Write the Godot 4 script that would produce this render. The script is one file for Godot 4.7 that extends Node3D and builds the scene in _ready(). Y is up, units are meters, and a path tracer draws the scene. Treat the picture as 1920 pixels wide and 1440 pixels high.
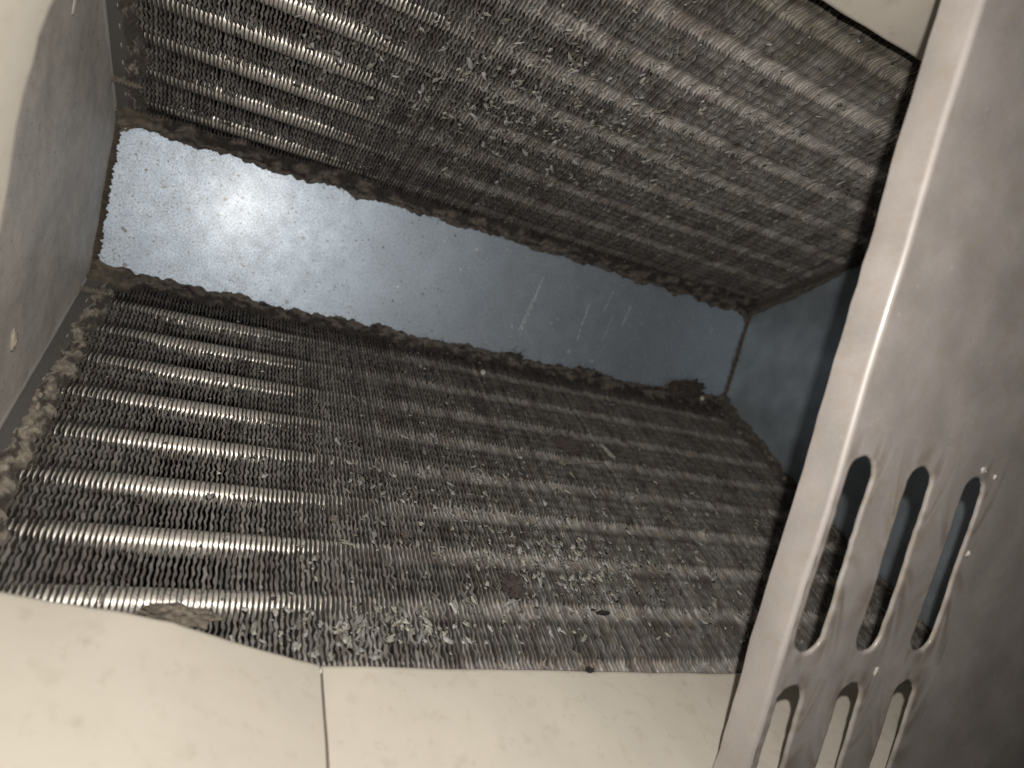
extends Node3D
# Looking up into the dirty A-shaped cooling coil of an air handler, lit by a small flash beside the lens.
# All shapes are laid out in millimetres: x along the coil, y across it, z down from the apex plate towards the viewer.

const LOW_A := 0.3652558       # lean of the two coil slabs
const UP_A := 0.4711199
const LEN := 442.5
var n1 := FastNoiseLite.new()
var n2 := FastNoiseLite.new()
var n3 := FastNoiseLite.new()
var rng := RandomNumberGenerator.new()
var M := {}


func V(x: float, y: float, z: float) -> Vector3:
	return Vector3(x, 300.0 - z, y) * 0.001


func D(x: float, y: float, z: float) -> Vector3:
	return Vector3(x, -z, y)


# A mesh under construction: grids of points with smooth normals.
class Build:
	var v := PackedVector3Array()
	var n := PackedVector3Array()
	var c := PackedColorArray()
	var uv := PackedVector2Array()
	var ix := PackedInt32Array()

	func grid(rows: Array, hint: Vector3, inside := false, cols: Array = [], uvs: Array = []) -> void:
		# hint: the direction that the face looks in, or with inside=true a point that it looks away from
		var h := rows.size()
		var w: int = rows[0].size()
		var base := v.size()
		var nn := PackedVector3Array()
		nn.resize(h * w)
		for i in h - 1:
			for j in w - 1:
				var a: Vector3 = rows[i][j]
				var b: Vector3 = rows[i][j + 1]
				var d: Vector3 = rows[i + 1][j]
				var e: Vector3 = rows[i + 1][j + 1]
				var q := (e - a).cross(b - d)
				nn[i * w + j] += q
				nn[i * w + j + 1] += q
				nn[(i + 1) * w + j] += q
				nn[(i + 1) * w + j + 1] += q
		# closed seams share a normal
		for i in h:
			if rows[i][0].is_equal_approx(rows[i][w - 1]):
				var s := nn[i * w] + nn[i * w + w - 1]
				nn[i * w] = s
				nn[i * w + w - 1] = s
		var vote := 0.0
		for i in h:
			for j in w:
				var look := (rows[i][j] as Vector3) - hint if inside else hint
				vote += nn[i * w + j].dot(look)
		var sg := 1.0 if vote >= 0.0 else -1.0
		for i in h:
			for j in w:
				v.append(rows[i][j])
				n.append((nn[i * w + j] * sg).normalized() if nn[i * w + j].length() > 0 else Vector3.UP)
				c.append(cols[i][j] if cols else Color.WHITE)
				uv.append(uvs[i][j] if uvs else Vector2(j, i))
		for i in h - 1:
			for j in w - 1:
				var a := base + i * w + j
				var b := a + 1
				var d := a + w
				var e := d + 1
				if sg > 0:
					ix.append_array([a, b, e, a, e, d])
				else:
					ix.append_array([a, e, b, a, d, e])

	func quad(a: Vector3, b: Vector3, d: Vector3, e: Vector3, hint: Vector3, col := Color.WHITE) -> void:
		# a b on one side, d e on the other (a-d and b-e are edges)
		grid([[a, b], [d, e]], hint, false, [[col, col], [col, col]])

	func mesh() -> ArrayMesh:
		var arr := []
		arr.resize(Mesh.ARRAY_MAX)
		arr[Mesh.ARRAY_VERTEX] = v
		arr[Mesh.ARRAY_NORMAL] = n
		arr[Mesh.ARRAY_COLOR] = c
		arr[Mesh.ARRAY_TEX_UV] = uv
		arr[Mesh.ARRAY_INDEX] = ix
		var m := ArrayMesh.new()
		m.add_surface_from_arrays(Mesh.PRIMITIVE_TRIANGLES, arr)
		return m


func thing(called: String, at: Vector3, label: String, category: String, group := "") -> Node3D:
	var o := Node3D.new()
	o.name = called
	o.position = at
	add_child(o, true)
	tag(o, label, category, group)
	return o


func tag(o: Node3D, label: String, category: String, group := "", kind := "") -> void:
	if label: o.set_meta("label", label)
	if category: o.set_meta("category", category)
	if group: o.set_meta("group", group)
	if kind: o.set_meta("kind", kind)


func part(called: String, b: Build, m: Material, parent: Node3D) -> MeshInstance3D:
	# points are in scene coordinates; the part is moved so that it keeps its place under its parent
	var o := MeshInstance3D.new()
	o.name = called
	o.mesh = b.mesh()
	o.material_override = m
	parent.add_child(o, true)
	var up := Vector3.ZERO
	var p: Node = parent
	while p is Node3D and p != self:
		up += (p as Node3D).position
		p = p.get_parent()
	o.position = -up
	return o


func _ready() -> void:
	rng.seed = 4711
	n1.seed = 3; n1.noise_type = FastNoiseLite.TYPE_SIMPLEX; n1.frequency = 1.0; n1.fractal_octaves = 2
	n2.seed = 11; n2.noise_type = FastNoiseLite.TYPE_SIMPLEX; n2.frequency = 1.0; n2.fractal_octaves = 4
	n3.seed = 23; n3.noise_type = FastNoiseLite.TYPE_SIMPLEX; n3.frequency = 1.0; n3.fractal_octaves = 1
	camera_and_light()
	materials()
	apex_plate()
	end_plates()
	coil_slab("coil_slab", "lower", -1.0, LOW_A, 19.5, 26.4)
	coil_slab("coil_slab", "upper", 1.0, UP_A, 11.3, 24.2)
	drain_pan()
	slotted_panel()
	dirt()


# ---------------------------------------------------------------- camera, light
func camera_and_light() -> void:
	var right := Vector3(0.88649, 0.25069, 0.38895)
	var down := Vector3(0.17276, -0.95906, 0.22438)
	var fwd := Vector3(0.42928, -0.13172, -0.89351)
	var basis := Basis(D(right.x, right.y, right.z), -D(down.x, down.y, down.z), -D(fwd.x, fwd.y, fwd.z)).orthonormalized()
	var lens := CameraAttributesPhysical.new()
	lens.frustum_focal_length = 12.0 * 1207.646 / 720.0
	lens.frustum_focus_distance = 0.275
	lens.frustum_near = 0.02
	lens.frustum_far = 20.0
	lens.exposure_aperture = 8.4
	var cam := Camera3D.new()
	cam.name = "camera"
	cam.attributes = lens
	cam.fov = rad_to_deg(2.0 * atan(720.0 / 1207.646))
	cam.near = 0.02
	cam.far = 20.0
	cam.transform = Transform3D(basis, V(58.944, 2.952, 402.492))
	add_child(cam)
	cam.current = true
	var env := Environment.new()
	env.background_mode = Environment.BG_COLOR
	env.background_color = Color(0.012, 0.012, 0.013)
	env.tonemap_mode = Environment.TONE_MAPPER_LINEAR
	env.tonemap_exposure = 1.0
	env.sdfgi_enabled = true
	env.ssao_enabled = true
	env.ssil_enabled = true
	var we := WorldEnvironment.new()
	we.name = "environment"
	we.environment = env
	add_child(we)
	# the flash: a few millimetres wide, 19 mm from the lens
	var flash := AreaLight3D.new()
	flash.name = "flash"
	flash.area_size = Vector2(0.004, 0.004)
	flash.light_color = Color(1.0, 0.98, 0.95)
	flash.light_energy = 0.073
	flash.area_range = 3.0
	flash.area_attenuation = 2.0
	flash.shadow_enabled = true
	flash.transform = Transform3D(basis, V(67.9, 25.1, 403.6))
	add_child(flash)


# ---------------------------------------------------------------- materials
func mat(col: Color, rough: float, metal := 0.0, vcol := false) -> StandardMaterial3D:
	var m := StandardMaterial3D.new()
	m.albedo_color = col.linear_to_srgb()
	m.roughness = rough
	m.metallic = metal
	m.vertex_color_use_as_albedo = vcol
	return m


func picture(w: int, h: int, f: Callable) -> ImageTexture:
	var im := Image.create(w, h, false, Image.FORMAT_RGB8)
	for y in h:
		for x in w:
			im.set_pixel(x, y, f.call(x, y))
	return ImageTexture.create_from_image(im)


var tiles := {}


func tile(sd: int, size: int, waves: float, octaves: int) -> PackedByteArray:
	# a seamless square of noise, about so many waves across
	var key := "%d %d %f %d" % [sd, size, waves, octaves]
	if not tiles.has(key):
		var f := FastNoiseLite.new()
		f.seed = sd
		f.noise_type = FastNoiseLite.TYPE_SIMPLEX
		f.frequency = waves / size
		f.fractal_octaves = octaves
		tiles[key] = f.get_seamless_image(size, size).get_data()
	return tiles[key]


func at8(t: PackedByteArray, size: int, x: int, y: int) -> float:
	return t[(y % size) * size + x % size] / 127.5 - 1.0


func materials() -> void:
	M.fin = mat(Color.WHITE, 0.62, 0.0, true)
	var ta := tile(5, 128, 9, 3)
	M.tube = mat(Color(0.92, 0.87, 0.80), 1.0, 0.55)
	M.tube.roughness_texture = picture(128, 128, func(x, y): var q := clampf(0.47 + 0.2 * at8(ta, 128, x, y), 0.2, 1.0); return Color(q, q, q))
	M.tube.albedo_texture = picture(128, 128, func(x, y): var q := clampf(0.9 + 0.3 * at8(ta, 128, x + 40, y), 0.4, 1.0); return Color(q, q * 0.99, q * 0.97).linear_to_srgb())
	M.lint = mat(Color.WHITE, 0.95, 0.0, true)
	M.lint.rim_enabled = true
	M.lint.rim = 0.25
	M.speck = mat(Color.WHITE, 0.7, 0.0, true)
	# galvanised sheet of the apex plate, with rust specks, pale spots and scratches (u along x, v along y)
	var W := 1536
	var H := 304
	var im := Image.create(W, H, false, Image.FORMAT_RGB8)
	var ro := Image.create(W, H, false, Image.FORMAT_RGB8)
	var base := Color(0.43, 0.50, 0.585)
	for y in H:
		for x in W:
			var g := 1.0 + 0.05 * n2.get_noise_2d(x * 0.012, y * 0.012) + 0.06 * n3.get_noise_2d(x * 0.11, y * 0.11 + 50) + 0.07 * n3.get_noise_2d(x * 0.4, y * 0.4)
			var left := clampf(1.0 - x / 620.0, 0.0, 1.0)
			var fine := n2.get_noise_2d(x * 0.17 + 300, y * 0.17)
			var c := base * g
			var spot := smoothstep(0.30, 0.55, fine + 0.2 * left - 0.13 + 0.12 * n1.get_noise_2d(x * 0.01, y * 0.01 + 9))
			c = c.lerp(Color(0.16, 0.13, 0.10), spot * 0.5)
			im.set_pixel(x, y, Color(clampf(c.r, 0, 1), clampf(c.g, 0, 1), clampf(c.b, 0, 1)).linear_to_srgb())
			var r := clampf(0.52 + 0.04 * n2.get_noise_2d(x * 0.02 + 90, y * 0.02) + 0.07 * n3.get_noise_2d(x * 0.3, y * 0.3 + 70), 0.2, 0.9)
			ro.set_pixel(x, y, Color(r, r, r))
	var px := W / 446.0
	for k in 320:   # pale spots, thickest towards the far end
		var u := lerpf(150, 440, sqrt(rng.randf()))
		disc(im, Vector2((u + 2) * px, rng.randf() * H), rng.randf_range(0.8, 2.6) * (1.0 if rng.randf() > 0.1 else 1.7), Color(0.72, 0.75, 0.78), rng.randf_range(0.35, 1.0))
	for k in 300:   # rust specks towards the near end
		var u := 190.0 * pow(rng.randf(), 1.4)
		disc(im, Vector2((u + 2) * px, rng.randf() * H), rng.randf_range(0.7, 2.2) * (2.0 if rng.randf() < 0.06 else 1.0), Color(0.17, 0.15, 0.13), rng.randf_range(0.4, 0.9))
	var lines := [[254.6, 20.2, 248.7, -21.7, 0.9], [252.0, 8.0, 247.0, -19.0, 0.5], [295.6, 11.0, 293.1, -17.1, 0.8], [330.0, 18.0, 327.0, 2.0, 0.35], [318.0, 8.0, 314.0, -12.0, 0.25], [312.0, 24.0, 309.0, 9.0, 0.35]]
	for l in lines:
		for t in 260:
			var s: float = t / 259.0
			var at := Vector2((lerpf(l[0], l[2], s) + 2) * px + n1.get_noise_2d(s * 3, l[0]) * 2.0, (44.0 - lerpf(l[1], l[3], s)) / 88.0 * H)
			if n2.get_noise_2d(s * 9, l[1]) > -0.25:
				disc(im, at, 0.9 + 0.6 * rng.randf(), Color(0.95, 0.96, 0.96), l[4] * rng.randf_range(0.3, 0.9))
	for k in 60:    # faint rubbed streaks
		var a := Vector2(rng.randf_range(0.55, 0.9) * W, rng.randf() * H)
		for t in 30:
			disc(im, a + Vector2(-t * 0.12, t * 1.1) , 0.9, Color(0.66, 0.69, 0.72), 0.16)
	M.apex = mat(Color.WHITE, 1.0, 0.66)
	M.apex.clearcoat_enabled = true
	M.apex.clearcoat = 0.45
	M.apex.clearcoat_roughness = 0.27
	M.apex.albedo_texture = ImageTexture.create_from_image(im)
	M.apex.roughness_texture = ImageTexture.create_from_image(ro)
	# plain sheets, mapped on three planes
	var big := tile(7, 512, 5, 4)
	var mid := tile(9, 512, 16, 4)
	var fine := tile(13, 512, 90, 2)
	M.galv = mat(Color.WHITE, 0.5, 0.3)
	M.galv.albedo_texture = picture(512, 512, func(x, y):
		var g := 0.30 * (1.0 + 0.2 * at8(big, 512, x, y) + 0.12 * at8(fine, 512, x, y))
		return Color(g * 0.86, g * 0.98, g * 1.08).linear_to_srgb())
	M.grey = mat(Color.WHITE, 0.55, 0.1)
	M.grey.albedo_texture = picture(512, 512, func(x, y):
		var g := 0.70 * (1.0 + 0.13 * at8(big, 512, x, y) + 0.10 * at8(mid, 512, x + 80, y) + 0.10 * at8(fine, 512, x, y))
		g *= 1.0 - 0.5 * smoothstep(0.5, 0.8, at8(mid, 512, x, y + 100) * 0.6 + at8(fine, 512, x + 7, y) * 0.5)
		return Color(g * 1.07, g, g * 0.935).linear_to_srgb())
	M.flange = mat(Color(0.15, 0.142, 0.135), 0.55, 0.2)
	M.wear_glint = mat(Color(0.5, 0.48, 0.45), 0.45, 0.4)  # paler than the sheet, so the fold's highlight is put into its colour
	M.cream = mat(Color.WHITE, 0.5)
	M.cream.albedo_texture = picture(512, 512, func(x, y):
		var c := Color(0.675, 0.625, 0.54) * (1.0 + 0.05 * at8(big, 512, x, y))
		var smut := smoothstep(0.3, 0.9, at8(mid, 512, x, y)) * 0.22 + smoothstep(0.45, 0.8, at8(mid, 512, x + 200, y + 50) * 0.7 + at8(fine, 512, x, y) * 0.4) * 0.3
		c = c.lerp(Color(0.36, 0.30, 0.22), smut)
		return Color(c.r, c.g, c.b).linear_to_srgb())
	M.panel = mat(Color.WHITE, 0.5, 0.15)
	M.panel.vertex_color_use_as_albedo = true
	M.panel.clearcoat_enabled = true
	M.panel.clearcoat = 0.55
	M.panel.clearcoat_roughness = 0.14
	M.panel.albedo_texture = picture(512, 512, func(x, y):
		var g := 0.42 * (1.0 + 0.16 * at8(big, 512, x, y) + 0.05 * at8(fine, 512, x, y))
		var c := Color(g * 1.07, g * 0.975, g * 0.925)
		c = c.lerp(Color(0.42, 0.36, 0.28), smoothstep(0.1, 0.8, at8(mid, 512, x + 60, y + 10)) * 0.4)
		c = c.lerp(Color(0.72, 0.68, 0.64), smoothstep(0.82, 0.95, at8(mid, 512, x + 260, y)) * 0.5)
		return c.linear_to_srgb())
	for k in [M.galv, M.grey, M.cream, M.panel]:
		k.uv1_triplanar = true
		k.uv1_world_triplanar = true
		k.uv1_scale = Vector3.ONE * 6.0
	M.cream.uv1_scale = Vector3.ONE * 5.0
	M.tube.uv1_triplanar = true
	M.tube.uv1_world_triplanar = true
	M.tube.uv1_scale = Vector3.ONE * 50.0
	M.seam_shade = mat(Color(0.2, 0.17, 0.135), 0.9)


func disc(im: Image, at: Vector2, r: float, col: Color, a: float) -> void:
	for y in range(int(at.y - r - 1), int(at.y + r + 2)):
		for x in range(int(at.x - r - 1), int(at.x + r + 2)):
			if x < 0 or y < 0 or x >= im.get_width() or y >= im.get_height():
				continue
			var k := clampf(r + 0.5 - Vector2(x, y).distance_to(at), 0.0, 1.0) * a
			if k > 0:
				im.set_pixel(x, y, im.get_pixel(x, y).lerp(col.linear_to_srgb(), k))


# ---------------------------------------------------------------- sheets of the coil
func apex_plate() -> void:
	var b := Build.new()
	var rows := []
	var uvs := []
	for i in 9:
		var y := lerpf(44, -44, i / 8.0)
		var r := []
		var q := []
		for j in 41:
			var x := lerpf(-2, 444, j / 40.0)
			r.append(V(x, y, 0.35 * n1.get_noise_2d(x * 0.012, y * 0.02)))   # sheet is never quite flat
			q.append(Vector2((x + 2) / 446.0, (44 - y) / 88.0))
		rows.append(r)
		uvs.append(q)
	b.grid(rows, D(0, 0, 1), false, [], uvs)
	var back := []
	for i in 2:
		back.append([V(-2, 44 - 88 * i, -1.2), V(444, 44 - 88 * i, -1.2)])
	b.grid(back, D(0, 0, -1))
	for s in [-44.0, 44.0]:
		b.quad(V(-2, s, -1.2), V(444, s, -1.2), V(-2, s, 0), V(444, s, 0), D(0, s, 0))
	var o := part("apex_plate", b, M.apex, self)
	tag(o, "bright galvanised metal strip between the two finned coils, speckled and scratched", "metal plate")


func slab_pt(s: float, a: float, u: float, v: float, d: float) -> Vector3:
	# u along the coil, v down the slab from the apex plate, d into the slab behind its face
	return V(u, s * (40.0 + sin(a) * v + cos(a) * d), cos(a) * v - sin(a) * d)


func sheet(b: Build, corners: Array, hint: Vector3, n := 12) -> void:
	# four corners (around), subdivided
	var rows := []
	for i in n + 1:
		var r := []
		for j in n + 1:
			r.append((corners[0] as Vector3).lerp(corners[1], j / float(n)).lerp((corners[3] as Vector3).lerp(corners[2], j / float(n)), i / float(n)))
		rows.append(r)
	b.grid(rows, hint)


func bead(b: Build, p: Vector3, q: Vector3, r: float, n := 24, wob := 0.0) -> void:
	# a round rod between two points
	var t := (q - p).normalized()
	var x := t.cross(Vector3(0.3, 0.8, 0.5)).normalized()
	var y := t.cross(x)
	if true:
		var rows := []
		for k in n + 1:
			var at := p.lerp(q, k / float(n))
			var row := []
			for j in 9:
				var g := TAU * (j % 8) / 8.0
				var rr := r * (1.0 + wob * n1.get_noise_2d(k * 0.9, cos(g) * 2 + p.x * 900))
				row.append(at + (x * cos(g) + y * sin(g)) * rr * 0.001)
			rows.append(row)
		# outward: away from the axis; test with the first ring only
		b.grid(rows, p.lerp(q, 0.5), true)


func end_plates() -> void:
	for far in [false, true]:
		var x := LEN if far else -2.2
		var t := 1.2 if far else -1.2
		var z1 := 236.0
		var o: Node3D
		if far:
			o = thing("end_plate", V(x, 0, 0), "dark bluish galvanised end sheet closing the coil behind the slotted panel", "metal plate")
		else:
			o = thing("end_plate", V(x, 0, 0), "dull grey painted end sheet beside the bright end of the galvanised strip", "metal plate")
		var b := Build.new()
		var yl := func(z: float) -> float: return -(40.0 + tan(LOW_A) * z) - 0.4
		var yu := func(z: float) -> float: return 40.0 + tan(UP_A) * z + 0.4
		var rows := []
		var rows2 := []
		for i in 30:
			var z := lerpf(-1.0, z1, i / 29.0)
			var r := []
			var r2 := []
			for j in 21:
				var y := lerpf(yl.call(z), yu.call(z), j / 20.0)
				var w := 0.5 * n1.get_noise_2d(y * 0.02 + (40 if far else 0), z * 0.02)
				r.append(V(x + w, y, z))
				r2.append(V(x + t + w, y, z))
			rows.append(r)
			rows2.append(r2)
		b.grid(rows, D(-t, 0, 0))
		b.grid(rows2, D(t, 0, 0))
		b.quad(V(x, yl.call(z1), z1), V(x, yu.call(z1), z1), V(x + t, yl.call(z1), z1), V(x + t, yu.call(z1), z1), D(0, 0, 1))
		part("sheet", b, M.galv if far else M.grey, o)
		for s in [-1.0, 1.0]:
			var a := LOW_A if s < 0 else UP_A
			var f := Build.new()
			var dx := -9.0 if far else 9.2
			var g := D(0, -s * cos(a), sin(a))
			sheet(f, [slab_pt(s, a, x, 2, -0.9), slab_pt(s, a, x + dx, 2, -0.6), slab_pt(s, a, x + dx, 250, -0.6), slab_pt(s, a, x, 250, -0.9)], g)
			f.quad(slab_pt(s, a, x + dx, 2, -0.6), slab_pt(s, a, x + dx, 250, -0.6), slab_pt(s, a, x + dx, 2, 0.6), slab_pt(s, a, x + dx, 250, 0.6), D(dx, 0, 0))
			part("flange", f, M.flange, o)
			if not far:
				var e := Build.new()
				bead(e, slab_pt(s, a, x + 0.1, 6, -1.0), slab_pt(s, a, x + 0.1, 240, -1.0), 0.75, 60, 0.25)
				part("folded_edge", e, M.wear_glint, o)
				for k in 14:
					if s < 0 and k % 3 != 1: continue
					var h := Build.new()
					blob(h, slab_pt(s, a, x + 5.0, 22.0 + k * 11.6, -0.7), D(1, 0, 0), D(0, s * sin(a), cos(a)), g, Vector3(0.45, 1.9, 0.55), 0.12, 6, 8, k, Color(0.36, 0.345, 0.325))
					part("dimple", h, M.speck, o)
		if not far:
			var chip := Build.new()
			blob(chip, V(-2.0, -56.1, 128.2), D(0, 0, 1), D(0, 1, 0), D(1, 0, 0), Vector3(1.6, 3.9, 0.9), 0.35, 10, 14, 5, Color(0.45, 0.40, 0.32))
			part("paint_chip", chip, M.speck, o)
			var chip2 := Build.new()
			blob(chip2, V(-2.0, 61.7, 117.0), D(0, 0, 1), D(0, 1, 0), D(1, 0, 0), Vector3(1.0, 4.5, 0.6), 0.3, 10, 14, 8, Color(0.42, 0.39, 0.35))
			part("paint_chip", chip2, M.speck, o)


func blob(b: Build, at: Vector3, ex: Vector3, ey: Vector3, en: Vector3, r: Vector3, rough: float, nu: int, nv: int, sd: float, col: Color, var_ := 0.25) -> void:
	# an uneven lump: half-axes r (mm) along ex, ey, en
	var rows := []
	var cols := []
	for i in nu + 1:
		var th := PI * i / nu
		var row := []
		var cr := []
		for j in nv + 1:
			var ph := TAU * (j % nv) / nv
			var d := Vector3(sin(th) * cos(ph), sin(th) * sin(ph), cos(th))
			var q := d * 1.6 + Vector3(sd * 3.7, sd * 1.3, 0)
			var k := 1.0 + rough * n2.get_noise_3d(q.x, q.y, q.z) * 1.8
			row.append(at + (ex * d.x * r.x + ey * d.y * r.y + en * d.z * r.z) * k * 0.001)
			var t := 1.0 + var_ * 2.0 * n2.get_noise_3d(q.x * 2.3 + 40, q.y * 2.3, q.z * 2.3)
			cr.append(Color(col.r * t, col.g * t, col.b * t))
		rows.append(row)
		cols.append(cr)
	b.grid(rows, at, true, cols)


# ---------------------------------------------------------------- coil slabs
func fin_color(s: float, u: float, v: float) -> Color:
	var q := u + (900.0 if s > 0 else 0.0)
	var fine := n2.get_noise_2d(q * lerpf(0.22, 0.5, smoothstep(60, 200, u)), v * lerpf(0.16, 0.1, smoothstep(60, 200, u)))
	var mid := n1.get_noise_2d(q * 0.035, v * 0.05 + 40)
	var c := Color(0.200, 0.186, 0.174) * (1.0 + 0.4 * fine + 0.16 * mid)
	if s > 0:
		c = c * (1.0 + 0.75 * smoothstep(110, 300, u) * smoothstep(50, 165, v))  # paler further along the coil and further down the slab
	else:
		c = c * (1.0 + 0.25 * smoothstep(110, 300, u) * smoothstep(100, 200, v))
	var pale := n2.get_noise_2d(q * 0.06 + 70, v * 0.12)
	var region := smoothstep(90, 220, u) * (0.5 * smoothstep(80, 170, v) if s < 0 else 0.3 * smoothstep(40, 130, v))
	if s < 0:
		region += 0.9 * exp(-pow((u - 128.0) / 34.0, 2) - pow((v - 222.0) / 12.0, 2)) + 0.7 * exp(-pow((u - 215.0) / 30.0, 2) - pow((v - 184.0) / 17.0, 2))
	c = c.lerp(Color(0.40, 0.395, 0.38), smoothstep(0.05, 0.65, pale + 0.8 * fine + 0.1 * region) * clampf(region, 0, 1) * 0.75)
	var tan_ := n2.get_noise_2d(q * 0.06 + 170, v * 0.09 + 20)
	c = c.lerp(Color(0.22, 0.18, 0.12), smoothstep(0.2, 0.5, tan_ + 0.3 * fine) * 0.35 * smoothstep(90, 220, u))
	c = c.lerp(Color(0.085, 0.058, 0.052), smoothstep(0.15, 0.5, n1.get_noise_2d(q * 0.03 + 5, v * 0.045 + 90)) * 0.4)
	# soot near the apex, buff dust near the end sheet
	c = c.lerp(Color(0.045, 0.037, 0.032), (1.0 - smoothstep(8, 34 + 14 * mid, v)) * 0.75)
	c = c.lerp(Color(0.22, 0.195, 0.155), (1.0 - smoothstep(10, 20 + 8 * mid, u)) * 0.45 * smoothstep(30, 110, v))
	if s > 0:
		c = c.lerp(Color(0.12, 0.107, 0.078) * (1.0 + 0.8 * fine), smoothstep(188, 212, v + 16 * mid + 10 * fine) * 0.7)
	return Color(maxf(c.r, 0.02), maxf(c.g, 0.018), maxf(c.b, 0.015))


func coil_slab(called: String, which: String, s: float, a: float, vt0: float, pitch: float) -> void:
	var label := "finned coil slab leaning down to the seamed cream pan edge, brightest tube rows" if which == "lower" else "finned coil slab above the galvanised strip, its fins paler and greyer towards the slotted panel"
	var o := thing(called, slab_pt(s, a, 0, 0, 0), label, "cooling coil", "the two finned slabs of the coil")
	var origin := slab_pt(s, a, 0, 0, 0)
	var dv := D(0, s * sin(a), cos(a)) * 0.001
	var nn := D(0, -s * cos(a), sin(a)) * 0.001
	var ux := D(1, 0, 0) * 0.001
	var v0 := 3.0
	var v1 := 260.0
	var step := pitch / 20.0
	var ns := int((v1 - v0) / step)
	# one index list serves every fin: three strips (left side, edge, right side)
	var ix := PackedInt32Array()
	var strips := [[0, 1], [1, 2], [3, 4], [5, 6], [6, 7]]
	for k in ns - 1:
		for st in strips:
			var p: int = k * 8 + st[0]
			var q: int = k * 8 + st[1]
			if s > 0:
				ix.append_array([p, p + 8, q + 8, p, q + 8, q])
			else:
				ix.append_array([p, q + 8, p + 8, p, q, q + 8])
	var left := -ux.normalized()
	var face := nn.normalized()
	var along := dv.normalized()
	var count := 244
	var us := 9.0
	var gap := (LEN - 2.0 - us) / (count - 1)
	for i in count:
		var u0 := us + i * gap + rng.randf_range(-0.13, 0.13)
		var thick := rng.randf_range(0.17, 0.26)
		var ph := rng.randf_range(-0.06, 0.06)
		var rag := rng.randf() * 100.0
		var tone := rng.randf_range(0.72, 1.3)
		var sunk := rng.randf_range(0.0, 0.8) * smoothstep(100, 220, u0)
		var vs := PackedVector3Array()
		var nsa := PackedVector3Array()
		var cs := PackedColorArray()
		vs.resize(ns * 8)
		nsa.resize(ns * 8)
		cs.resize(ns * 8)
		var start := v0 + 5.0 * maxf(0.0, n1.get_noise_2d(u0 * 0.08, 3 * s))
		for k in ns:
			var v := start + k * step * (v1 - start) / (v1 - v0)
			var row := fposmod((v - 5.5 - vt0) / pitch + 0.5, 1.0) - 0.5
			var far := smoothstep(130, 270, u0)
			var dust_shade := smoothstep(72, 150, u0)
			var near := smoothstep(lerpf(2.6, 1.6, far), lerpf(6.4, 4.6, far), absf(row) * pitch)
			var amp := lerpf(0.18, 0.52, near) * lerpf(1.0, 0.6, smoothstep(140, 215, v)) * lerpf(1.0, 0.45, smoothstep(80, 240, u0)) * (0.9 + 0.3 * n3.get_noise_2d(u0 * 0.1, v * 0.05))
			var p := fposmod((v - vt0) / pitch * 5.0 + ph, 1.0)
			var tri := absf(p - 0.5) * 4.0 - 1.0
			var slope := -4.0 if p < 0.5 else 4.0
			slope *= amp * 5.0 / pitch
			var zig := amp * tri
			# bent and crushed places
			var bent := 0.4 * n1.get_noise_2d(u0 * 0.03, v * 0.06 + 300 * s) * far
			bent += (1.2 + 0.8 * n1.get_noise_2d(u0 * 0.02 + 70, v * 0.02 + 30 * s)) * near * far
			var crush := smoothstep(0.34, 0.65, n1.get_noise_2d(u0 * 0.07 + 50, v * 0.09 + 200 * s)) * smoothstep(60, 170, u0)
			if s < 0:
				crush = maxf(crush, 0.9 * exp(-pow((u0 - 128.0) / 30.0, 2) - pow((v - 224.0) / 9.0, 2)) * smoothstep(-0.3, 0.2, n1.get_noise_2d(u0 * 0.2, v * 0.2)))
			bent += crush * 1.2 * n3.get_noise_2d(u0 * 0.7, v * 0.25)
			var dip := crush * 1.2 * absf(n3.get_noise_2d(u0 * 0.9 + 30, v * 0.3)) + 0.25 * n3.get_noise_2d(u0 * 1.3, v * 0.5) + sunk + 0.45 * tri * far * near
			var th := thick * lerpf(lerpf(0.55, 2.0, near), lerpf(2.1, 0.95, near), smoothstep(95, 200, u0)) * (1.0 + 0.7 * n3.get_noise_2d(v * 0.6, rag) + 0.7 * crush)
			th = clampf(th, 0.09, 0.68)
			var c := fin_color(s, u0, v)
			c = c * lerpf(lerpf(0.8, 0.95, near), lerpf(1.5, 0.78, near), dust_shade)
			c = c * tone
			c.a = 1.0
			# dust sits on the leading edge; gap shade is painted by darkening the sides further in, most between the tube rows
			var gap_shade := c * lerpf(0.75, lerpf(0.45, 0.34, dust_shade), near)
			gap_shade.a = 1.0
			var spine := origin + dv * v
			var f := ux * (u0 + zig + bent) + spine - nn * dip
			var m := ux * (u0 + zig + bent * 0.45) + spine - nn * (dip + 3.5)
			var e := ux * (u0 + zig * 0.8) + spine - nn * 24.0
			var t := ux * th
			var nl := (left + along * slope * 1.0).normalized()
			var nr := (-left - along * slope * 1.0).normalized()
			var w := k * 8
			vs[w] = e - ux * 0.08; vs[w + 1] = m - ux * 0.1; vs[w + 2] = f - t - nn * 0.25
			vs[w + 3] = f - t - nn * 0.25; vs[w + 4] = f + t - nn * 0.25
			vs[w + 5] = f + t - nn * 0.25; vs[w + 6] = m + ux * 0.1; vs[w + 7] = e + ux * 0.08
			nsa[w] = nl; nsa[w + 1] = nl; nsa[w + 2] = nl
			var lift := along * (0.45 * (-4.0 if p < 0.5 else 4.0) * 5.0 / pitch * far * near)
			nsa[w + 3] = (face + left * 0.5 + lift).normalized(); nsa[w + 4] = (face - left * 0.5 + lift).normalized()
			nsa[w + 5] = nr; nsa[w + 6] = nr; nsa[w + 7] = nr
			for j in 8:
				cs[w + j] = gap_shade if j == 0 or j == 1 or j > 5 else c
		var arr := []
		arr.resize(Mesh.ARRAY_MAX)
		arr[Mesh.ARRAY_VERTEX] = vs
		arr[Mesh.ARRAY_NORMAL] = nsa
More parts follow.
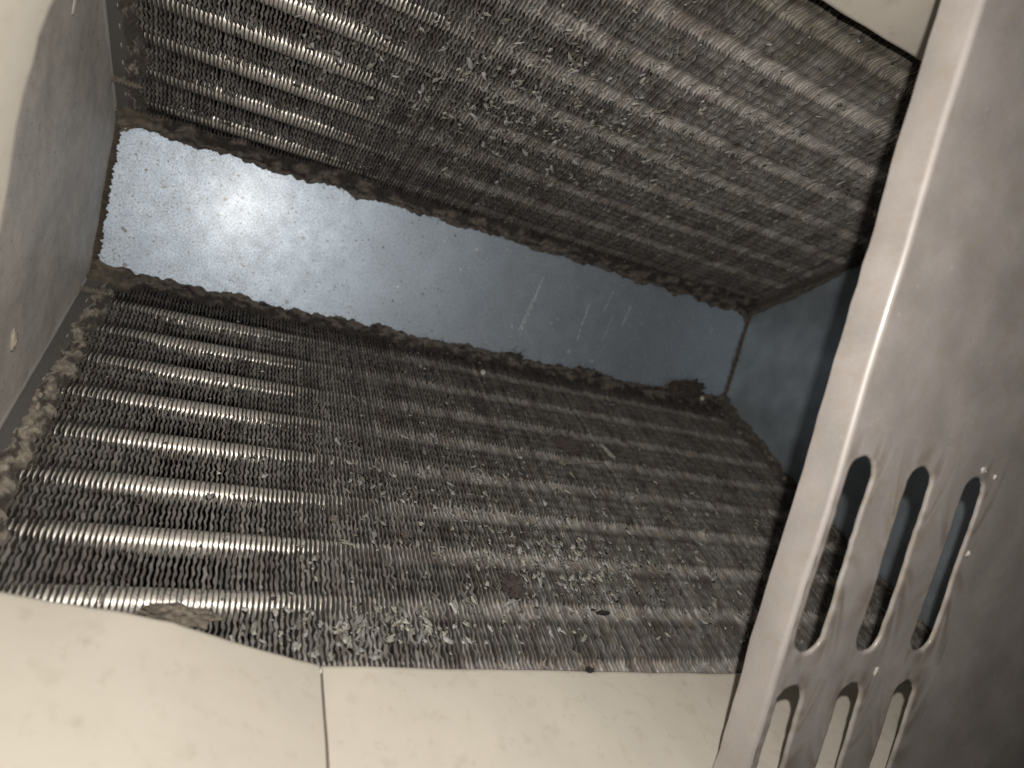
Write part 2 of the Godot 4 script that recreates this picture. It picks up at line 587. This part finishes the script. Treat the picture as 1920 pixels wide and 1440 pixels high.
		arr[Mesh.ARRAY_COLOR] = cs
		arr[Mesh.ARRAY_INDEX] = ix
		var me := ArrayMesh.new()
		me.add_surface_from_arrays(Mesh.PRIMITIVE_TRIANGLES, arr)
		var fin := MeshInstance3D.new()
		fin.name = "fin" if i == 0 else "fin_%03d" % i
		fin.mesh = me
		fin.material_override = M.fin
		fin.position = -origin
		o.add_child(fin)
	var tm: ArrayMesh
	var k := 0
	for r in 11:
		var v := vt0 + r * pitch
		if v > 262: break
		if tm == null:
			var b := Build.new()
			var rows := []
			for i in 45:
				var x := lerpf(1.0, LEN - 1.0, i / 44.0)
				var row := []
				for j in 17:
					var g := TAU * (j % 16) / 16.0
					row.append((D(0, cos(g), sin(g)) * 5.1 + D(x, 0, 0)) * 0.001)
				rows.append(row)
			b.grid(rows, (D(LEN * 0.5, 0, 0)) * 0.001, true)
			tm = b.mesh()
		var t := MeshInstance3D.new()
		t.name = "tube" if k == 0 else "tube_%03d" % k
		t.mesh = tm
		t.material_override = M.tube
		t.position = dv * v - nn * 9.2
		o.add_child(t)
		k += 1


# ---------------------------------------------------------------- drain pan
func pan_wall(o: Node3D, rim: Array, lean: float, centre: Vector2, zend: float, first := Vector2.ZERO, last := Vector2.ZERO) -> void:
	# rim: points (x, y, z) along the top edge of an inner wall that runs down towards the viewer, leaning outward
	var b := Build.new()
	var rows := []
	var prof := [[6.0, 9.0], [3.4, 3.2], [2.6, 1.0], [1.2, 0.15], [0.3, 0.2], [0.0, 1.0], [0.0, 2.5]]  # outward, down from the rim
	for i in 9:
		prof.append([0.0, 2.5 + (i + 1) * 8.0])
	var m := rim.size()
	for pr in prof:
		var row := []
		for i in m:
			var p: Vector3 = rim[i]
			var q: Vector3 = rim[mini(i + 1, m - 1)] - rim[maxi(i - 1, 0)]
			var out := Vector2(q.y, -q.x).normalized()
			if out.dot(Vector2(p.x, p.y) - centre) < 0: out = -out
			if i == 0 and first: out = first
			if i == m - 1 and last: out = last
			var dz: float = minf(pr[1], zend - p.z)
			var w: float = pr[0] + lean * maxf(dz - 2.5, 0.0) + 0.4 * n1.get_noise_2d(p.x * 0.02 + p.y * 0.02, dz * 0.03) + 0.35 * n2.get_noise_2d(p.x * 0.12 + p.y * 0.15, dz * 0.1)
			row.append(V(p.x + out.x * w, p.y + out.y * w, p.z + dz))
		rows.append(row)
	var inward := Vector2.ZERO
	for p in rim: inward += centre - Vector2(p.x, p.y)
	b.grid(rows, D(inward.x, inward.y, 0).normalized())
	part("pan_wall", b, M.cream, o)
	# floor of the pan beyond the wall
	var fl := Build.new()
	var far := []
	var near: Array = rows[-1]
	for i in m:
		var p: Vector3 = rim[i]
		var away := (Vector2(p.x, p.y) - centre).normalized() * 70.0
		far.append(near[i] + D(away.x, away.y, 0) * 0.001)
	fl.grid([near, far], D(0, 0, 1))
	part("pan_floor", fl, M.cream, o)


func seam_strip(o: Node3D) -> void:  # dark fill added behind the seam, painting the shade of its groove
	var b := Build.new()
	sheet(b, [V(104, -124.6, 220.5), V(111, -124.6, 220.5), V(111, -140.5, 277), V(103.5, -140.5, 277)], D(0, 1, 0), 4)
	part("seam_shade_strip", b, M.seam_shade, o)


func curve(pts: Array, n: int) -> Array:
	var c := Curve3D.new()
	for i in pts.size():
		var t: Vector3 = (pts[mini(i + 1, pts.size() - 1)] - pts[maxi(i - 1, 0)]) * 0.16
		c.add_point(pts[i], -t, t)
	var out := []
	for i in n + 1:
		out.append(c.sample_baked(c.get_baked_length() * i / n, true))
	return out


func drain_pan() -> void:
	var o := thing("drain_pan", V(200, 0, 278), "cream plastic drain pan framing the opening under the coil, seam between its walls", "drain pan")
	var mid := Vector2(200, 5)
	var fold := Vector2(-0.06, -1.0)
	var corner := Vector2(-0.75, -0.75)
	pan_wall(o, curve([Vector3(107.9, -123.0, 218.5), Vector3(278, -123.0, 227.8), Vector3(442, -123.0, 236)], 24), 0.25, mid, 277.0, fold)
	pan_wall(o, curve([Vector3(14, -92.0, 220), Vector3(17, -97.5, 220), Vector3(23.4, -99.8, 220), Vector3(60.3, -107.2, 220), Vector3(82.4, -114.5, 220), Vector3(107.0, -122.75, 218.5)], 24), 0.25, mid, 277.0, corner, fold)
	pan_wall(o, curve([Vector3(24, 62, 220), Vector3(17.2, 42, 220), Vector3(14.4, 24, 220), Vector3(13.4, 0, 220), Vector3(13.2, -40, 220), Vector3(13.8, -91.5, 220)], 24), 0.15, mid, 277.0, Vector2.ZERO, corner)
	seam_strip(o)
	pan_wall(o, curve([Vector3(24.4, 62.6, 220), Vector3(60, 112, 218), Vector3(80, 124.0, 214), Vector3(225.5, 127.9, 214), Vector3(286.7, 128.9, 214), Vector3(442, 131.5, 214)], 40), 0.3, mid, 277.0)


# ---------------------------------------------------------------- slotted panel
func slotted_panel() -> void:
	var o := thing("slotted_panel", V(300, 0, 280), "grey painted sheet metal panel with rounded slots and a folded edge, close to the lens", "metal panel")
	var skew := func(x: float, y: float) -> float: return x - 0.042 * (y - 24.0)
	var R := 1.6
	var edge := 224.0 - R * 0.6     # x of the outer bend at y = 24
	# face with two rows of three slots; each slot sits in a cell of its own
	var f := Build.new()
	var z := 280.0
	var pt := func(x: float, y: float, zz: float) -> Vector3: return V(skew.call(x, y) + 0.2 * n1.get_noise_2d(x * 0.01, y * 0.01), y, zz + 0.5 * n1.get_noise_2d(x * 0.015 + 9, y * 0.015))
	var cx := [232.6, 260.9, 289.4]
	var cell_x := [edge + R, 246.7, 275.1, 303.5]
	var rowsY := [[-16.0, -79.5], [-90.5, -154.0]]
	var cellY := [[-8.0, -85.0], [-85.0, -162.0]]
	var w := 5.9
	for r in 2:
		for k in 3:
			slot_cell(f, pt, cx[k], rowsY[r][0] - w, rowsY[r][1] + w, w, cell_x[k], cell_x[k + 1], cellY[r][0], cellY[r][1], z, r * 3 + k)
	for box in [[cell_x[0], 440.0, 190.0, -8.0], [cell_x[3], 440.0, -8.0, -162.0], [cell_x[0], 440.0, -162.0, -190.0]]:
		for zz in [z, z - 1.2]:
			var rows := []
			for i in 13:
				var row := []
				for j in 13:
					row.append(pt.call(lerpf(box[0], box[1], j / 12.0), lerpf(box[2], box[3], i / 12.0), zz))
				rows.append(row)
			f.grid(rows, D(0, 0, 1 if zz == z else -1))
	part("face", f, M.panel, o)
	for p in [[290.6, -13.2, 1.5, 1.2], [298.6, -42.5, 1.1, 1.1], [298.2, -14.7, 0.7, 0.9], [270.2, -86.4, 0.8, 1.6]]:
		var k := Build.new()
		blob(k, pt.call(p[0], p[1], z + 0.1), D(1, 0, 0), D(0, 1, 0), D(0, 0, 1), Vector3(p[2], p[3], 0.35), 0.5, 10, 14, p[0], Color(0.62, 0.58, 0.54))
		part("paint_fleck", k, M.speck, o)
	# bend and flange
	var g := Build.new()
	var rows := []
	for i in 61:
		var y := lerpf(190, -150, i / 60.0)
		var row := []
		var rag := 0.3 * n2.get_noise_2d(y * 0.16, 4) + 0.4 * n2.get_noise_2d(y * 0.4, 9)
		for k in 9:
			var an := PI / 2 * k / 8.0
			row.append(pt.call(edge + R - sin(an) * R, y, z - R + cos(an) * R))
		row.append(pt.call(edge, y, z - 7.0))
		row.append(pt.call(edge, y, z - 12.0 + rag))
		row.append(pt.call(edge + 0.5, y, z - 12.5 + rag))
		row.append(pt.call(edge + 1.2, y, z - 12.0 + rag))
		row.append(pt.call(edge + 1.2, y, z - R))
		rows.append(row)
	g.grid(rows, D(-1, 0, 0.4))
	part("flange", g, M.panel, o)


func slot_cell(f: Build, pt: Callable, cx: float, ya: float, yb: float, w: float, x0: float, x1: float, y0: float, y1: float, z: float, sd: int) -> void:
	# outline of the slot (ya, yb: centres of its round ends), with worn uneven edges
	var ring := []
	var n := 64
	var half := (ya - yb) * 0.5
	var cy := (ya + yb) * 0.5
	for i in n + 1:
		var p := Vector2.ZERO
		var t := (i % n) / float(n)
		if t < 0.15: p = Vector2(w, half * (t / 0.15))
		elif t < 0.35: var g := (t - 0.15) / 0.2 * PI; p = Vector2(w * cos(g), half + w * sin(g))
		elif t < 0.65: p = Vector2(-w, lerpf(half, -half, (t - 0.35) / 0.3))
		elif t < 0.85: var g := (t - 0.65) / 0.2 * PI; p = Vector2(-w * cos(g), -half - w * sin(g))
		else: p = Vector2(w, lerpf(-half, 0, (t - 0.85) / 0.15))
		ring.append(p)
	var hx0 := x0 - cx
	var hx1 := x1 - cx
	var hy0 := y0 - cy
	var hy1 := y1 - cy
	var outer := []
	for p in ring:
		# the same direction pushed out to the cell's border
		var d: Vector2 = p
		var k := 1e9
		if d.x > 0: k = minf(k, hx1 / d.x)
		if d.x < 0: k = minf(k, hx0 / d.x)
		if d.y > 0: k = minf(k, hy0 / d.y)
		if d.y < 0: k = minf(k, hy1 / d.y)
		outer.append(d * k)
	# corners of the cell: snap the nearest border points to them
	for c in [Vector2(hx1, hy0), Vector2(hx0, hy0), Vector2(hx0, hy1), Vector2(hx1, hy1)]:
		var best := 0
		for i in n:
			if (outer[i] as Vector2).distance_to(c) < (outer[best] as Vector2).distance_to(c): best = i
		outer[best] = c
		if best == 0: outer[n] = c
	var rows := []
	var cols := []
	for lv in [[0.0, 0.0, true], [2.6, 0.0, false], [0.9, 0.0, false], [0.25, 0.12, false], [0.0, 0.5, false], [0.05, 1.2, false], [0.0, 1.2, true]]:
		var row := []
		var cr := []
		for i in n + 1:
			var j: int = i % n
			var gr := n2.get_noise_2d(ring[j].x * 0.3 + sd * 31, ring[j].y * 0.13)
			var wear_glint := Color(1.0, 1.0, 1.0)
			if lv[0] < 1.0 and not lv[2]: wear_glint = Color(0.8, 0.78, 0.72).lerp(Color(1.5, 1.42, 1.28), smoothstep(-0.3, 0.3, gr))
			elif lv[0] > 1.0: wear_glint = Color(1.1, 1.07, 1.0).lerp(Color(0.72, 0.68, 0.64), smoothstep(-0.1, 0.35, -gr))
			cr.append(wear_glint)
			if lv[2]:
				row.append(pt.call(cx + outer[i].x, cy + outer[i].y, z - lv[1]))
			else:
				var p: Vector2 = ring[j]
				var up := Vector2(p.x, p.y - clampf(p.y, -half, half)).normalized()
				var wob := 0.28 * n2.get_noise_2d(p.x * 0.35 + sd * 20, p.y * 0.2) + 0.35 * minf(0.0, n2.get_noise_2d(p.x * 0.8, p.y * 0.55 + sd * 9))
				var q: Vector2 = p + up * (lv[0] + wob)
				row.append(pt.call(cx + q.x, cy + q.y, z - lv[1]))
		rows.append(row)
		cols.append(cr)
	f.grid([rows[0], rows[1], rows[2]], D(0, 0, 1), false, [cols[0], cols[1], cols[2]])
	f.grid([rows[2], rows[3], rows[4], rows[5]], pt.call(cx, cy, z - 60.0), false, [cols[2], cols[3], cols[4], cols[5]])
	f.grid([rows[5], rows[6]], D(0, 0, -1))


# ---------------------------------------------------------------- lint, dust and debris
func fibre(b: Build, p: Vector3, dir: Vector3, out: Vector3, length: float, r: float, col: Color) -> void:
	var rows := []
	var cols := []
	var bendv := Vector3(rng.randfn(), rng.randfn(), rng.randfn()) * 0.8
	var at := p
	var d := dir.normalized()
	var seg := 5
	for k in seg + 1:
		var x := d.cross(out + Vector3(0.01, 0.02, 0.03)).normalized()
		var y := d.cross(x)
		var row := []
		var cr := []
		for j in 4:
			var g := TAU * (j % 3) / 3.0
			row.append(at + (x * cos(g) + y * sin(g)) * r * 0.001)
			cr.append(col)
		rows.append(row)
		cols.append(cr)
		at += d * length / seg * 0.001
		d = (d + bendv / seg * 1.6).normalized()
	b.grid(rows, p, true, cols)


func lint_strip(s: float, a: float) -> void:
	var low := s < 0
	var o := thing("lint_strip", slab_pt(s, a, 220, 0, 0), "ragged brown lint band along the strip's edge above the lower pan-side coil" if low else "ragged dark lint band along the strip's upper edge under the greyer coil", "lint")
	o.set_meta("label", "ragged brown lint band where the pan-side coil meets the galvanised strip" if low else "ragged dark lint band under the greyer coil, along the strip's longer far edge")
	var b := Build.new()
	var rows := []
	var cols := []
	var nu := 420
	var nc := 14
	for i in nu + 1:
		var u := lerpf(-2.0, LEN, i / float(nu))
		var q := u + (700.0 if low else 0.0)
		# reach onto the plate and down the slab
		var e := 2.0 + 3.5 * n2.get_noise_2d(q * 0.03, 2) + 1.6 * n2.get_noise_2d(q * 0.13, 7) + 0.25 * n3.get_noise_2d(q * 0.6, 3) + 1.3
		e = maxf(e, 0.4) + (2.5 * smoothstep(310, 420, u) if not low else 0.0)
		var g := 8.5 + 5.0 * n2.get_noise_2d(q * 0.03, 12) + 2.5 * n2.get_noise_2d(q * 0.2, 15)
		if not low: g += 2.0 + 7.0 * smoothstep(300, 430, u)
		if low:
			g += 8.0 * (1.0 - smoothstep(6, 30, u))
			e += 3.5 * exp(-pow((u - 393.0) / 9.0, 2)) + 1.5 * exp(-pow((u - 300.0) / 6.0, 2))
			g += 8.0 * exp(-pow((u - 370.0) / 14.0, 2)) + 6.0 * exp(-pow((u - 330.0) / 12.0, 2))
			e += 2.2 * smoothstep(170, 300, u) * maxf(0.0, n2.get_noise_2d(u * 0.09, 91) + 0.1)
		e += 4.5 * pow(1.0 - smoothstep(-2, 9, u), 1.3) + 7.0 * pow(smoothstep(428, 442, u), 1.5)
		var row := []
		var cr := []
		for j in nc + 1:
			var c := j / float(nc)
			var p: Vector3
			var nrm: Vector3
			if c < 0.4:
				var k := c / 0.4
				p = V(u, s * (40.0 - e * (1.0 - k)), 0.0)
				nrm = D(0, 0, 1)
			else:
				var k := (c - 0.4) / 0.6
				p = slab_pt(s, a, u, g * k, 0.0)
				nrm = D(0, -s * cos(a), sin(a))
			var mixn := D(0, -s * cos(a) * clampf(c * 2.5, 0, 1), 1).normalized()
			var rim := minf(smoothstep(0.0, 0.22, c), smoothstep(1.0, 0.75, c))
			var h := rim * (2.3 + 3.0 * n2.get_noise_2d(q * 0.12, c * 3.0 + 5) + 0.9 * n2.get_noise_2d(q * 0.6, c * 9.0)) + 0.15
			if c > 0.999: h = -2.5
			if c < 0.001: h = -0.3
			row.append(p + mixn * maxf(h, -3.0) * 0.001 if c > 0.0 else p - nrm * 0.0003)
			var t := 1.0 + 0.7 * n2.get_noise_2d(q * 0.3, c * 5.0 + 30)
			var col := Color(0.118, 0.100, 0.085).lerp(Color(0.03, 0.024, 0.021), smoothstep(-0.15, 0.25, n2.get_noise_2d(q * 0.07, c * 2.2 + 60) + (c - 0.55) * 0.6)) * maxf(t, 0.3)
			col = col.lerp(Color(0.2, 0.17, 0.12), (1.0 - smoothstep(4, 24, u)) * 0.5)
			cr.append(Color(col.r, col.g, col.b))
		rows.append(row)
		cols.append(cr)
	b.grid(rows, D(0, -s, 1), false, cols)
	part("mat", b, M.lint, o)
	var fb := Build.new()
	for k in 900:
		var u := rng.randf_range(0, LEN)
		var e := rng.randf()
		var p: Vector3 = V(u, s * (40.0 - 2.6 * rng.randf()), 0.4) if e < 0.5 else slab_pt(s, a, u, 10.0 * rng.randf(), -0.8)
		var dir := D(rng.randfn() * 1.3, -s * rng.randf_range(-0.2, 0.8), rng.randf_range(0.0, 0.6))
		var g := rng.randf_range(0.5, 1.5)
		fibre(fb, p, dir, D(0, 0, 1), rng.randf_range(1.5, 5.0), rng.randf_range(0.05, 0.1), Color(0.08, 0.066, 0.054) * g)
	var fm := part("fibres", fb, M.lint, o)
	fm.set_meta("kind", "stuff")


func clump(called: String, label: String, cat: String, at: Vector3, s: float, a: float, r: Vector3, col: Color, fuzz: int, rough := 0.5, turn := 0.0) -> Node3D:
	var o := thing(called, at, label, cat)
	var ex := D(1, 0, 0)
	var ey := D(0, s * sin(a), cos(a)) if s != 0.0 else D(0, 1, 0)
	var en := D(0, -s * cos(a), sin(a)) if s != 0.0 else D(0, 0, 1)
	var tx := ex.rotated(en, turn)
	var ty := ey.rotated(en, turn)
	var b := Build.new()
	blob(b, at, tx, ty, en, r, rough * 0.7, 28, 40, rng.randf() * 20.0, col, 0.6)
	part("body", b, M.lint, o)
	if fuzz:
		var fb := Build.new()
		for k in fuzz:
			var g := rng.randf() * TAU
			var q := at + (tx * cos(g) * r.x * rng.randf() + ty * sin(g) * r.y * rng.randf() + en * r.z * 0.6) * 0.001
			fibre(fb, q, tx * cos(g) + ty * sin(g) + en * rng.randf(), en, rng.randf_range(0.6, 1.4) * maxf(r.x, r.y) * 0.8, 0.07, col * rng.randf_range(0.6, 1.5))
		part("fibres", fb, M.lint, o).set_meta("kind", "stuff")
	return o


func dirt() -> void:
	lint_strip(-1.0, LOW_A)
	lint_strip(1.0, UP_A)
	# lint in the corner seams of the strip
	for far in [false, true]:
		var x := LEN if far else -2.0
		var o := thing("seam_lint", V(x, 0, 0), "thin brown lint line in the seam beside the dark end sheet" if far else "thin brown lint line in the seam beside the grey painted end sheet", "lint")
		var b := Build.new()
		bead(b, V(x, -42, 0.4), V(x, 42, 0.4), 2.0 if far else 2.4, 90, 0.7)
		var cc := b.c
		for i in cc.size():
			cc[i] = Color(0.085, 0.066, 0.05) * (1.0 + 0.5 * n2.get_noise_2d(i * 0.07, 3))
		b.c = cc
		part("mat", b, M.lint, o)
	edge_dust(-1.0, LOW_A)
	edge_dust(1.0, UP_A)
	edge_dust(-1.0, LOW_A, true)
	edge_dust(1.0, UP_A, true)
	var L := -1.0
	var A := LOW_A
	clump("lint_clump", "dark shaggy lint lump hanging over the strip near its far corner", "lint", V(396, -37.0, 2.5), 0.0, A, Vector3(17, 8.0, 5.0), Color(0.06, 0.048, 0.04), 70, 0.7, 0.3)
	clump("lint_clump", "small dark lint tuft leaning onto the strip below the scratches", "lint", V(247, -38.6, 0.8), 0.0, A, Vector3(8, 3.4, 2.0), Color(0.045, 0.036, 0.03), 60, 0.8, 0.1)
	clump("lint_clump", "dark lint tuft on the strip's edge between the scratches and the far lump", "lint", V(301, -39.0, 0.8), 0.0, A, Vector3(9, 3.6, 2.0), Color(0.05, 0.038, 0.032), 50, 0.8, 0.2)
	clump("lint_clump", "long buff lint wad lying against the curved pan edge", "lint", slab_pt(L, A, 66, 217, -1.6), L, A, Vector3(9.5, 3.2, 2.0), Color(0.17, 0.145, 0.115), 40, 0.5, -0.12)
	clump("lint_clump", "dark lint knot with a pale flake, on fins low above the straight pan edge", "lint", slab_pt(L, A, 186.7, 199, -0.6), L, A, Vector3(4.2, 5.5, 1.2), Color(0.065, 0.05, 0.045), 40, 0.7)
	clump("lint_clump", "dark round lint knot on mid coil fins, left of the twig", "lint", slab_pt(L, A, 206, 66, -0.5), L, A, Vector3(3.6, 6, 1.2), Color(0.04, 0.03, 0.03), 36, 0.7)
	clump("leaf_scrap", "reddish brown leaf scrap stuck to the fins above the twig", "leaf scrap", slab_pt(L, A, 256, 92, -0.4), L, A, Vector3(7, 7, 0.7), Color(0.072, 0.052, 0.046), 20, 0.6)
	clump("crumb", "brown crumb caught between fins in the bright tube rows", "crumb", slab_pt(L, A, 115.3, 169.3, -0.5), L, A, Vector3(1.1, 1.7, 0.8), Color(0.17, 0.14, 0.11), 8, 0.6)
	clump("crumb", "small dark crumb on a bright lower tube row, right of the brown one", "crumb", slab_pt(L, A, 144.4, 174.5, -0.4), L, A, Vector3(1.8, 2.0, 0.8), Color(0.10, 0.082, 0.066), 8, 0.6)
	clump("flake", "single white flake on the dark fins below the strip's middle", "flake", slab_pt(L, A, 218.2, 26.7, -0.8), L, A, Vector3(1.3, 3.2, 0.5), Color(0.72, 0.68, 0.6), 0, 0.5, -0.4)
	clump("flake", "pale curled flake right of the leaf scrap", "flake", slab_pt(L, A, 284, 93, -0.5), L, A, Vector3(1.8, 6.0, 0.5), Color(0.34, 0.32, 0.29), 0, 0.6, 0.3)
	clump("insect_husk", "small black insect husk on the fins near the straight pan edge", "insect", slab_pt(L, A, 225, 211.5, -0.7), L, A, Vector3(3.2, 0.9, 0.8), Color(0.015, 0.012, 0.011), 10, 0.4)
	clump("pebble", "white pebble at the foot of the shaggy lint lump", "pebble", V(417.5, -38.0, 3.0), 0.0, A, Vector3(1.9, 1.8, 1.6), Color(0.75, 0.73, 0.68), 0, 0.15)
	clump("crumb", "yellowish crumb touching the white pebble", "crumb", V(412.0, -38.6, 3.0), 0.0, A, Vector3(2.0, 1.8, 1.3), Color(0.4, 0.28, 0.12), 6, 0.6)
	clump("crumb", "black crumb hanging on the straight pan edge", "crumb", V(205.0, -122.6, 224.6), L, A, Vector3(1.4, 1.2, 0.9), Color(0.02, 0.016, 0.014), 6, 0.6)
	# twig
	var tw := thing("twig", slab_pt(L, A, 258, 108, -1), "thin dull twig lying across the fins below the leaf scrap", "twig")
	var b := Build.new()
	bead(b, slab_pt(L, A, 246, 111.5, -0.7), slab_pt(L, A, 273.5, 106.2, -1.5), 0.42, 20, 0.35)
	var cc := b.c
	for i in cc.size(): cc[i] = Color(0.2, 0.175, 0.15)
	b.c = cc
	part("stick", b, M.lint, tw)
	var b2 := Build.new()
	blob(b2, slab_pt(L, A, 244.5, 111, -0.9), D(1, 0, 0), D(0, 0, 1), D(0, 1, 0), Vector3(2.2, 3.0, 1.0), 0.6, 10, 14, 6.0, Color(0.2, 0.175, 0.135), 0.4)
	part("bud", b2, M.lint, tw)
	# screw tips that come through the end sheet
	for s in [-1.0, 1.0]:
		var a := LOW_A if s < 0 else UP_A
		var sv := 25.5 if s < 0 else 33.5
		var o := thing("screw", slab_pt(s, a, 0, sv, -2.2), "dust caked screw tip poking in beside the buff dust patch" if s < 0 else "dust caked screw tip at the dark corner above the strip's bright end", "screw")
		var sb := Build.new()
		var rows := []
		var cols := []
		for i in 41:
			var x := -2.0 + 13.0 * i / 40.0
			var row := []
			var cr := []
			for j in 13:
				var g := TAU * (j % 12) / 12.0
				var r := (1.5 + 0.45 * sin(x * TAU / 1.5 + g)) * (1.0 - smoothstep(7.5, 11.5, x) * 0.85) * (1.0 + 0.25 * n2.get_noise_3d(x * 0.4, cos(g), sin(g) + s))
				row.append(slab_pt(s, a, x, sv + cos(g) * r, -2.0 + sin(g) * r))
				var t := 1.0 + 0.6 * n2.get_noise_3d(x * 0.5, cos(g) * 2, sin(g) * 2 + 9)
				cr.append(Color(0.17, 0.145, 0.115) * t)
			rows.append(row)
			cols.append(cr)
		sb.grid(rows, slab_pt(s, a, 5, sv, -2.0), true, cols)
		part("thread", sb, M.lint, o)
	specks(-1.0, LOW_A)
	specks(1.0, UP_A)


func edge_dust(s: float, a: float, far := false) -> void:
	# matted dust over the flange and the first fins
	var low := s < 0
	var label := "buff matted dust along the coil's end beside the grey sheet's pale fold" if low else "dark matted dust along the coil's end above the strip's bright corner"
	if far:
		label = "brown lint band between the pan-side coil and the dark bluish end sheet" if low else "brown lint band between the greyer coil and the dark bluish end sheet"
	var o := thing("dust_patch", slab_pt(s, a, LEN - 6 if far else 6.0, 110, 0), label, "dust")
	var b := Build.new()
	var rows := []
	var cols := []
	for i in 181:
		var v := lerpf(0.0 if far else 14.0, 236.0, i / 180.0)
		var q := v + (500.0 if low else 0.0)
		var u0 := 3.6 + 2.4 * n2.get_noise_2d(q * 0.06, 3) + 1.4 * n2.get_noise_2d(q * 0.3, 8)
		var u1 := 10.5 + 3.5 * n2.get_noise_2d(q * 0.05, 23) + 2.0 * n2.get_noise_2d(q * 0.3, 28)
		if low: u1 += 2.0 + 3.0 * exp(-pow((v - 205.0) / 22.0, 2)) - 1.5
		if low: u0 -= 2.4 * smoothstep(90, 170, v)
		var row := []
		var cr := []
		for j in 13:
			var c := j / 12.0
			var rim := minf(smoothstep(0.0, 0.25, c), smoothstep(1.0, 0.7, c))
			var h := rim * (1.1 + 1.7 * n2.get_noise_2d(q * 0.12, c * 2.0) + 1.0 * n2.get_noise_2d(q * 0.5, c * 6.0)) + 0.55
			if j == 0 : h = 0.2
			if j == 12: h = -2.0
			var uu := lerpf(u0, u1, c)
			if far: uu = lerpf(-1.0, u1 - 2.0, c) + 1.0
			row.append(slab_pt(s, a, LEN - uu if far else uu, v, -h))
			var t := 1.0 + 0.6 * n2.get_noise_2d(q * 0.35, c * 4.0 + 70)
			var buff := smoothstep(-0.2, 0.25, n2.get_noise_2d(q * 0.06, c * 1.5 + 40) + (0.25 * smoothstep(60, 150, v) if low else -0.3) - 0.35 * smoothstep(0.6, 1.0, c) - (0.35 if far else 0.0))
			var col := Color(0.065, 0.054, 0.046).lerp(Color(0.30, 0.265, 0.215), buff) * maxf(t, 0.3)
			cr.append(Color(col.r, col.g, col.b))
		rows.append(row)
		cols.append(cr)
	b.grid(rows, D(0, -s * cos(a), sin(a)), false, cols)
	part("mat", b, M.lint, o)
	if far:
		var fil := Build.new()
		for k in 7:
			blob(fil, slab_pt(s, a, LEN - 1.0, 2.0 + k * 11.0, -1.5), D(0, -s * cos(a), sin(a)), D(0, s * sin(a), cos(a)), D(1, 0, 0), Vector3(rng.randf_range(3.5, 6.5) * (1.0 - k * 0.09), rng.randf_range(8, 12), 1.6), 0.5, 16, 22, k + 3.0 * s + 9.0, Color(0.10, 0.086, 0.072), 0.5)
		part("lint_fillet", fil, M.lint, o)
	var fb := Build.new()
	for k in 500:
		var v := rng.randf_range(16, 234)
		var u := LEN - rng.randf_range(0, 11) if far else rng.randf_range(4, 12)
		var g := rng.randf_range(0.5, 1.5)
		fibre(fb, slab_pt(s, a, u, v, -0.9), D(rng.randfn(), rng.randfn(), rng.randfn()), D(0, -s, 0.4), rng.randf_range(1.5, 5.5), rng.randf_range(0.05, 0.09), (Color(0.2, 0.17, 0.12) if low else Color(0.1, 0.08, 0.06)) * g)
	part("fibres", fb, M.lint, o).set_meta("kind", "stuff")


func specks(s: float, a: float) -> void:
	var b := Build.new()
	var g := D(0, -s * cos(a), sin(a))
	for k in 1500:
		var u := lerpf(20, 438, pow(rng.randf(), 0.8))
		var v := rng.randf_range(10, 225)
		if n1.get_noise_2d(u * 0.03 + 400 * s, v * 0.04) < rng.randf_range(-0.6, 0.5):
			continue
		var r := rng.randf_range(0.18, 0.55) * (2.0 if rng.randf() < 0.04 else 1.0)
		var col := Color(0.40, 0.39, 0.37) if rng.randf() < 0.6 else (Color(0.24, 0.2, 0.15) if rng.randf() < 0.5 else Color(0.06, 0.05, 0.045))
		var ex := D(1, 0, 0).rotated(g, rng.randf() * TAU)
		blob(b, slab_pt(s, a, u, v, -rng.randf_range(-0.3, 0.5)), ex, ex.cross(g), g, Vector3(r, r * rng.randf_range(0.8, 2.6), r * 0.5), 1.1, 4, 6, k * 0.37, col * rng.randf_range(0.5, 1.2), 0.3)
	# crusts of pale flaking oxide and dust that bridge neighbouring fins
	var spots := [[215, 184, 20, 11], [128, 221, 26, 7], [255, 196, 38, 14], [170, 150, 40, 25], [320, 140, 50, 30]] if s < 0 else [[330, 150, 60, 38], [210, 125, 50, 26], [280, 85, 60, 24], [150, 105, 40, 22]]
	for k in 1500:
		var sp: Array = spots[k % spots.size()]
		var u: float = sp[0] + rng.randfn() * sp[2]
		var v: float = sp[1] + rng.randfn() * sp[3]
		if u < 20 or u > 436 or v < 12 or v > 232: continue
		if n1.get_noise_2d(u * 0.09 + 33, v * 0.12 + 40 * s) < rng.randf_range(-0.5, 0.35): continue
		var r := rng.randf_range(0.3, 0.95)
		var ex := D(1, 0, 0).rotated(g, rng.randfn() * 0.6)
		var grey := rng.randf_range(0.15, 0.42)
		blob(b, slab_pt(s, a, u, v, -rng.randf_range(-0.2, 0.3)), ex, ex.cross(g), g, Vector3(r, r * rng.randf_range(0.9, 3.0), r * 0.28), 1.2, 5, 8, k * 0.53 + 7.0, Color(grey * 1.03, grey, grey * rng.randf_range(0.82, 1.0)), 0.4)
	for k in 260:
		var u := rng.randf_range(15, 438)
		var v := rng.randf_range(10, 225)
		fibre(b, slab_pt(s, a, u, v, -0.5), D(rng.randfn(), s * sin(a) * rng.randfn(), cos(a) * rng.randfn()), g, rng.randf_range(2, 9), 0.07, Color(0.22, 0.19, 0.15) * rng.randf_range(0.2, 1.6))
	var o := part("debris", b, M.speck, self)
	tag(o, "flecks and hairs scattered over the fins of the pan-side coil" if s < 0 else "flecks and hairs scattered over the fins of the greyer coil", "debris", "", "stuff")
